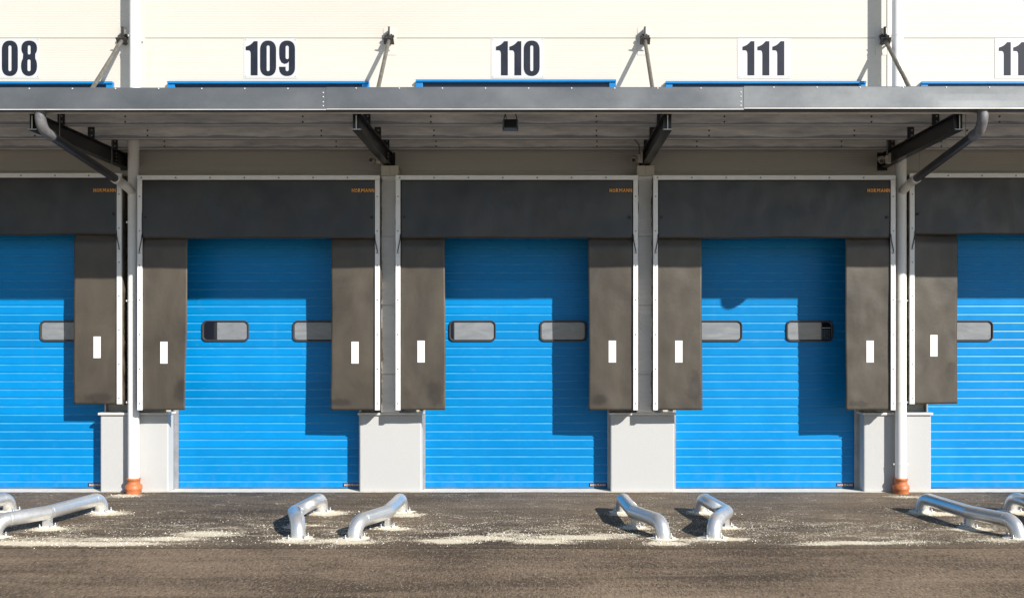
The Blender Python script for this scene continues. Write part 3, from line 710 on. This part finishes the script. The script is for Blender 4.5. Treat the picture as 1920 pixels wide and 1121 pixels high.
# ------------------------------------------------------------------ wheel guides
def yd(D): return D + CY
GUIDES = [
 ((-6.84, yd(12.02)), (-6.93, yd(10.98)), (-7.2, yd(10.4)), 'galvanised wheel guide at the far left edge, only its rear elbow in view'),
 ((-5.63, yd(11.97)), (-5.79, yd(10.96)), (-6.10, yd(10.42)), 'long galvanised wheel guide in front of the left downpipe, reaching out past the left edge'),
 ((-2.80, yd(11.97)), (-2.89, yd(10.98)), (-2.69, yd(10.38)), 'galvanised wheel guide before the right part of door 109, bent like an arrow pointing left'),
 ((-1.775, yd(11.97)), (-1.795, yd(10.98)), (-2.06, yd(10.38)), 'galvanised wheel guide before the left edge of door 110, front foot flaring left'),
 ((1.055, yd(11.97)), (1.11, yd(10.98)), (1.375, yd(10.36)), 'galvanised wheel guide before the plinth between doors 110 and 111, front foot flaring right'),
 ((2.08, yd(11.97)), (2.20, yd(10.98)), (1.94, yd(10.38)), 'galvanised wheel guide before the left part of door 111, bent like an arrow pointing right'),
 ((4.92, yd(11.97)), (5.06, yd(10.98)), (5.33, yd(10.38)), 'long galvanised wheel guide in front of the right downpipe, front foot near the right edge'),
 ((6.08, yd(12.02)), (6.17, yd(10.98)), (5.95, yd(10.4)), 'galvanised wheel guide at the far right edge, only its rear elbow in view'),
]
for gi, (r, b, f, lab) in enumerate(GUIDES):
    h = .178; rad = .081
    S = thing('wheel_guide', ((r[0] + f[0]) / 2, (r[1] + f[1]) / 2, 0), lab, 'wheel guide', 'galvanised pipe wheel guides on the apron')
    path = fillet([(*r, .004), (*r, h), (*b, h), (*f, h), (*f, .004)], [.15, .02, .155], 10)
    mp = MB().tube(path, rad, 32)
    mp.build('pipe', 'galv', S)
    # weld beads where elbow, straight and bend meet
    R_, B_, F_ = Vector((*r, h)), Vector((*b, h)), Vector((*f, h))
    for p, q in ((R_ + (B_ - R_).normalized() * .16, B_ - R_), (F_ + (B_ - F_).normalized() * .165, B_ - F_), (B_ + (R_ - B_).normalized() * .03, R_ - B_)):
        q = q.normalized(); MB().tube([p - q * .005, p - q * .002, p + q * .002, p + q * .005], [rad, rad + .0025, rad + .0025, rad], 32, caps=False).build('weld', 'galv', S)
    MB().box(b[0] - .048, b[0] + .048, b[1] - .03, b[1] + .03, .004, h - rad + .012).build('support_post', 'galv', S, bevel=.004) if gi in (1, 6) else MB().box(b[0] - .028, b[0] + .028, b[1] - .045, b[1] + .045, .004, h - rad + .012).build('support_post', 'galv', S, bevel=.004)
    for k, (px, py, rx) in enumerate(((*r, .15), (*f, .15), (*b, .12))):
        sd = gi * 3.1 + k
        pts = [(px + rx * (1.15 + .35 * nz(math.cos(a) * 2 + sd, math.sin(a) * 2)) * math.cos(a), py + rx * (.85 + .3 * nz(math.cos(a) * 3, math.sin(a) * 3 + sd)) * math.sin(a)) for a in [2 * math.pi * i / 36 for i in range(36)]]
        vs = [(px, py, .020)] + [(px + (x - px) * .6, py + (y - py) * .6, .014 + .006 * nz(x * 30, y * 30)) for x, y in pts] + [(x, y, .001) for x, y in pts]
        fs = [(0, 1 + i, 1 + (i + 1) % 36) for i in range(36)] + [(1 + i, 37 + i, 37 + (i + 1) % 36, 1 + (i + 1) % 36) for i in range(36)]
        gr = MB().add(vs, fs, 0, True); gr.build('grout_bed', 'grout', S)
        for a in (.6, 2.5, 3.8, 5.6):
            bx, by = px + (rx - .035) * math.cos(a), py + (rx - .04) * math.sin(a)
            MB().tube([(bx, by, .010), (bx, by, .028), (bx, by, .030), (bx, by, .05)], [.014, .014, .008, .008], 6).build('bolt', 'rail', S)

# loose white grit lying on the apron
mg = MB(); rr = random.Random(11)
for px, py, rx, ry, w in DUST:
    cx, cy = dust_pos(px, py)
    for _ in range(int(170 * w * (rx * ry) ** .5 / .2)):
        x = cx + rr.gauss(0, rx * .75); y = cy + rr.gauss(0, ry * .95)
        if y > -.35 or y < -4.0 or nz(x * 2.6, y * 5) < rr.uniform(-.45, .2): continue
        s = (.0022 + .0075 * rr.random() ** 2) * (1.6 if rr.random() < .05 else 1)
        a = rr.random() * 6.28
        vs = [(x + s * math.cos(a + t), y + s * math.sin(a + t), .0005) for t in (0, 2.1, 4.2)] + [(x, y, s * 1.1)]
        mg.add(vs, [(0, 1, 3), (1, 2, 3), (2, 0, 3)])
for _ in range(6500):
    x = rr.uniform(-7.5, 7.5); y = rr.gauss(-3.15, .42)
    if y > -.4 or y < -3.95 or nz(x * 1.7 + 9, y * 4) < rr.uniform(-.35, .35): continue
    s = .0022 + .0065 * rr.random() ** 2.2; a = rr.random() * 6.28
    vs = [(x + s * math.cos(a + t), y + s * math.sin(a + t), .0005) for t in (0, 2.1, 4.2)] + [(x, y, s * 1.1)]
    mg.add(vs, [(0, 1, 3), (1, 2, 3), (2, 0, 3)])
g = mg.build('loose_grit', 'grout'); g['kind'] = 'stuff'

# ------------------------------------------------------------------ light, sky, camera
sd_ = Vector((.53, -.60, .435)).normalized()        # toward the sun
sun = bpy.data.lights.new('sun', 'SUN'); sun.energy = 4.8; sun.angle = math.radians(.5); sun.color = (1, .945, .865)
so = bpy.data.objects.new('sun', sun); so.rotation_euler = sd_.to_track_quat('Z', 'Y').to_euler(); so.location = (8, -20, 20); COL.objects.link(so)
w = bpy.data.worlds.new('World'); SC.world = w; w.use_nodes = True
nt = w.node_tree; bg = nt.nodes['Background']
sky = nt.nodes.new('ShaderNodeTexSky'); sky.sky_type = 'NISHITA'; sky.sun_disc = False; sky.dust_density = .3; sky.ozone_density = 3.0
sky.sun_elevation = math.asin(sd_.z); sky.sun_rotation = math.atan2(sd_.x, sd_.y)
nt.links.new(sky.outputs[0], bg.inputs[0]); bg.inputs[1].default_value = .075
cam = bpy.data.cameras.new('camera'); cam.sensor_width = 36; cam.lens = 36 * F / 1920
cam.shift_x = -52 / 1920; cam.shift_y = 77.5 / 1920; cam.clip_end = 3000; cam.clip_start = .1
co = bpy.data.objects.new('camera', cam); co.location = (0, CY, CZ); co.rotation_euler = (math.pi / 2, 0, 0); COL.objects.link(co)
SC.camera = co
SC.view_settings.view_transform = 'Standard'; SC.view_settings.look = 'None'; SC.view_settings.gamma = 1
SC.view_settings.exposure = .5
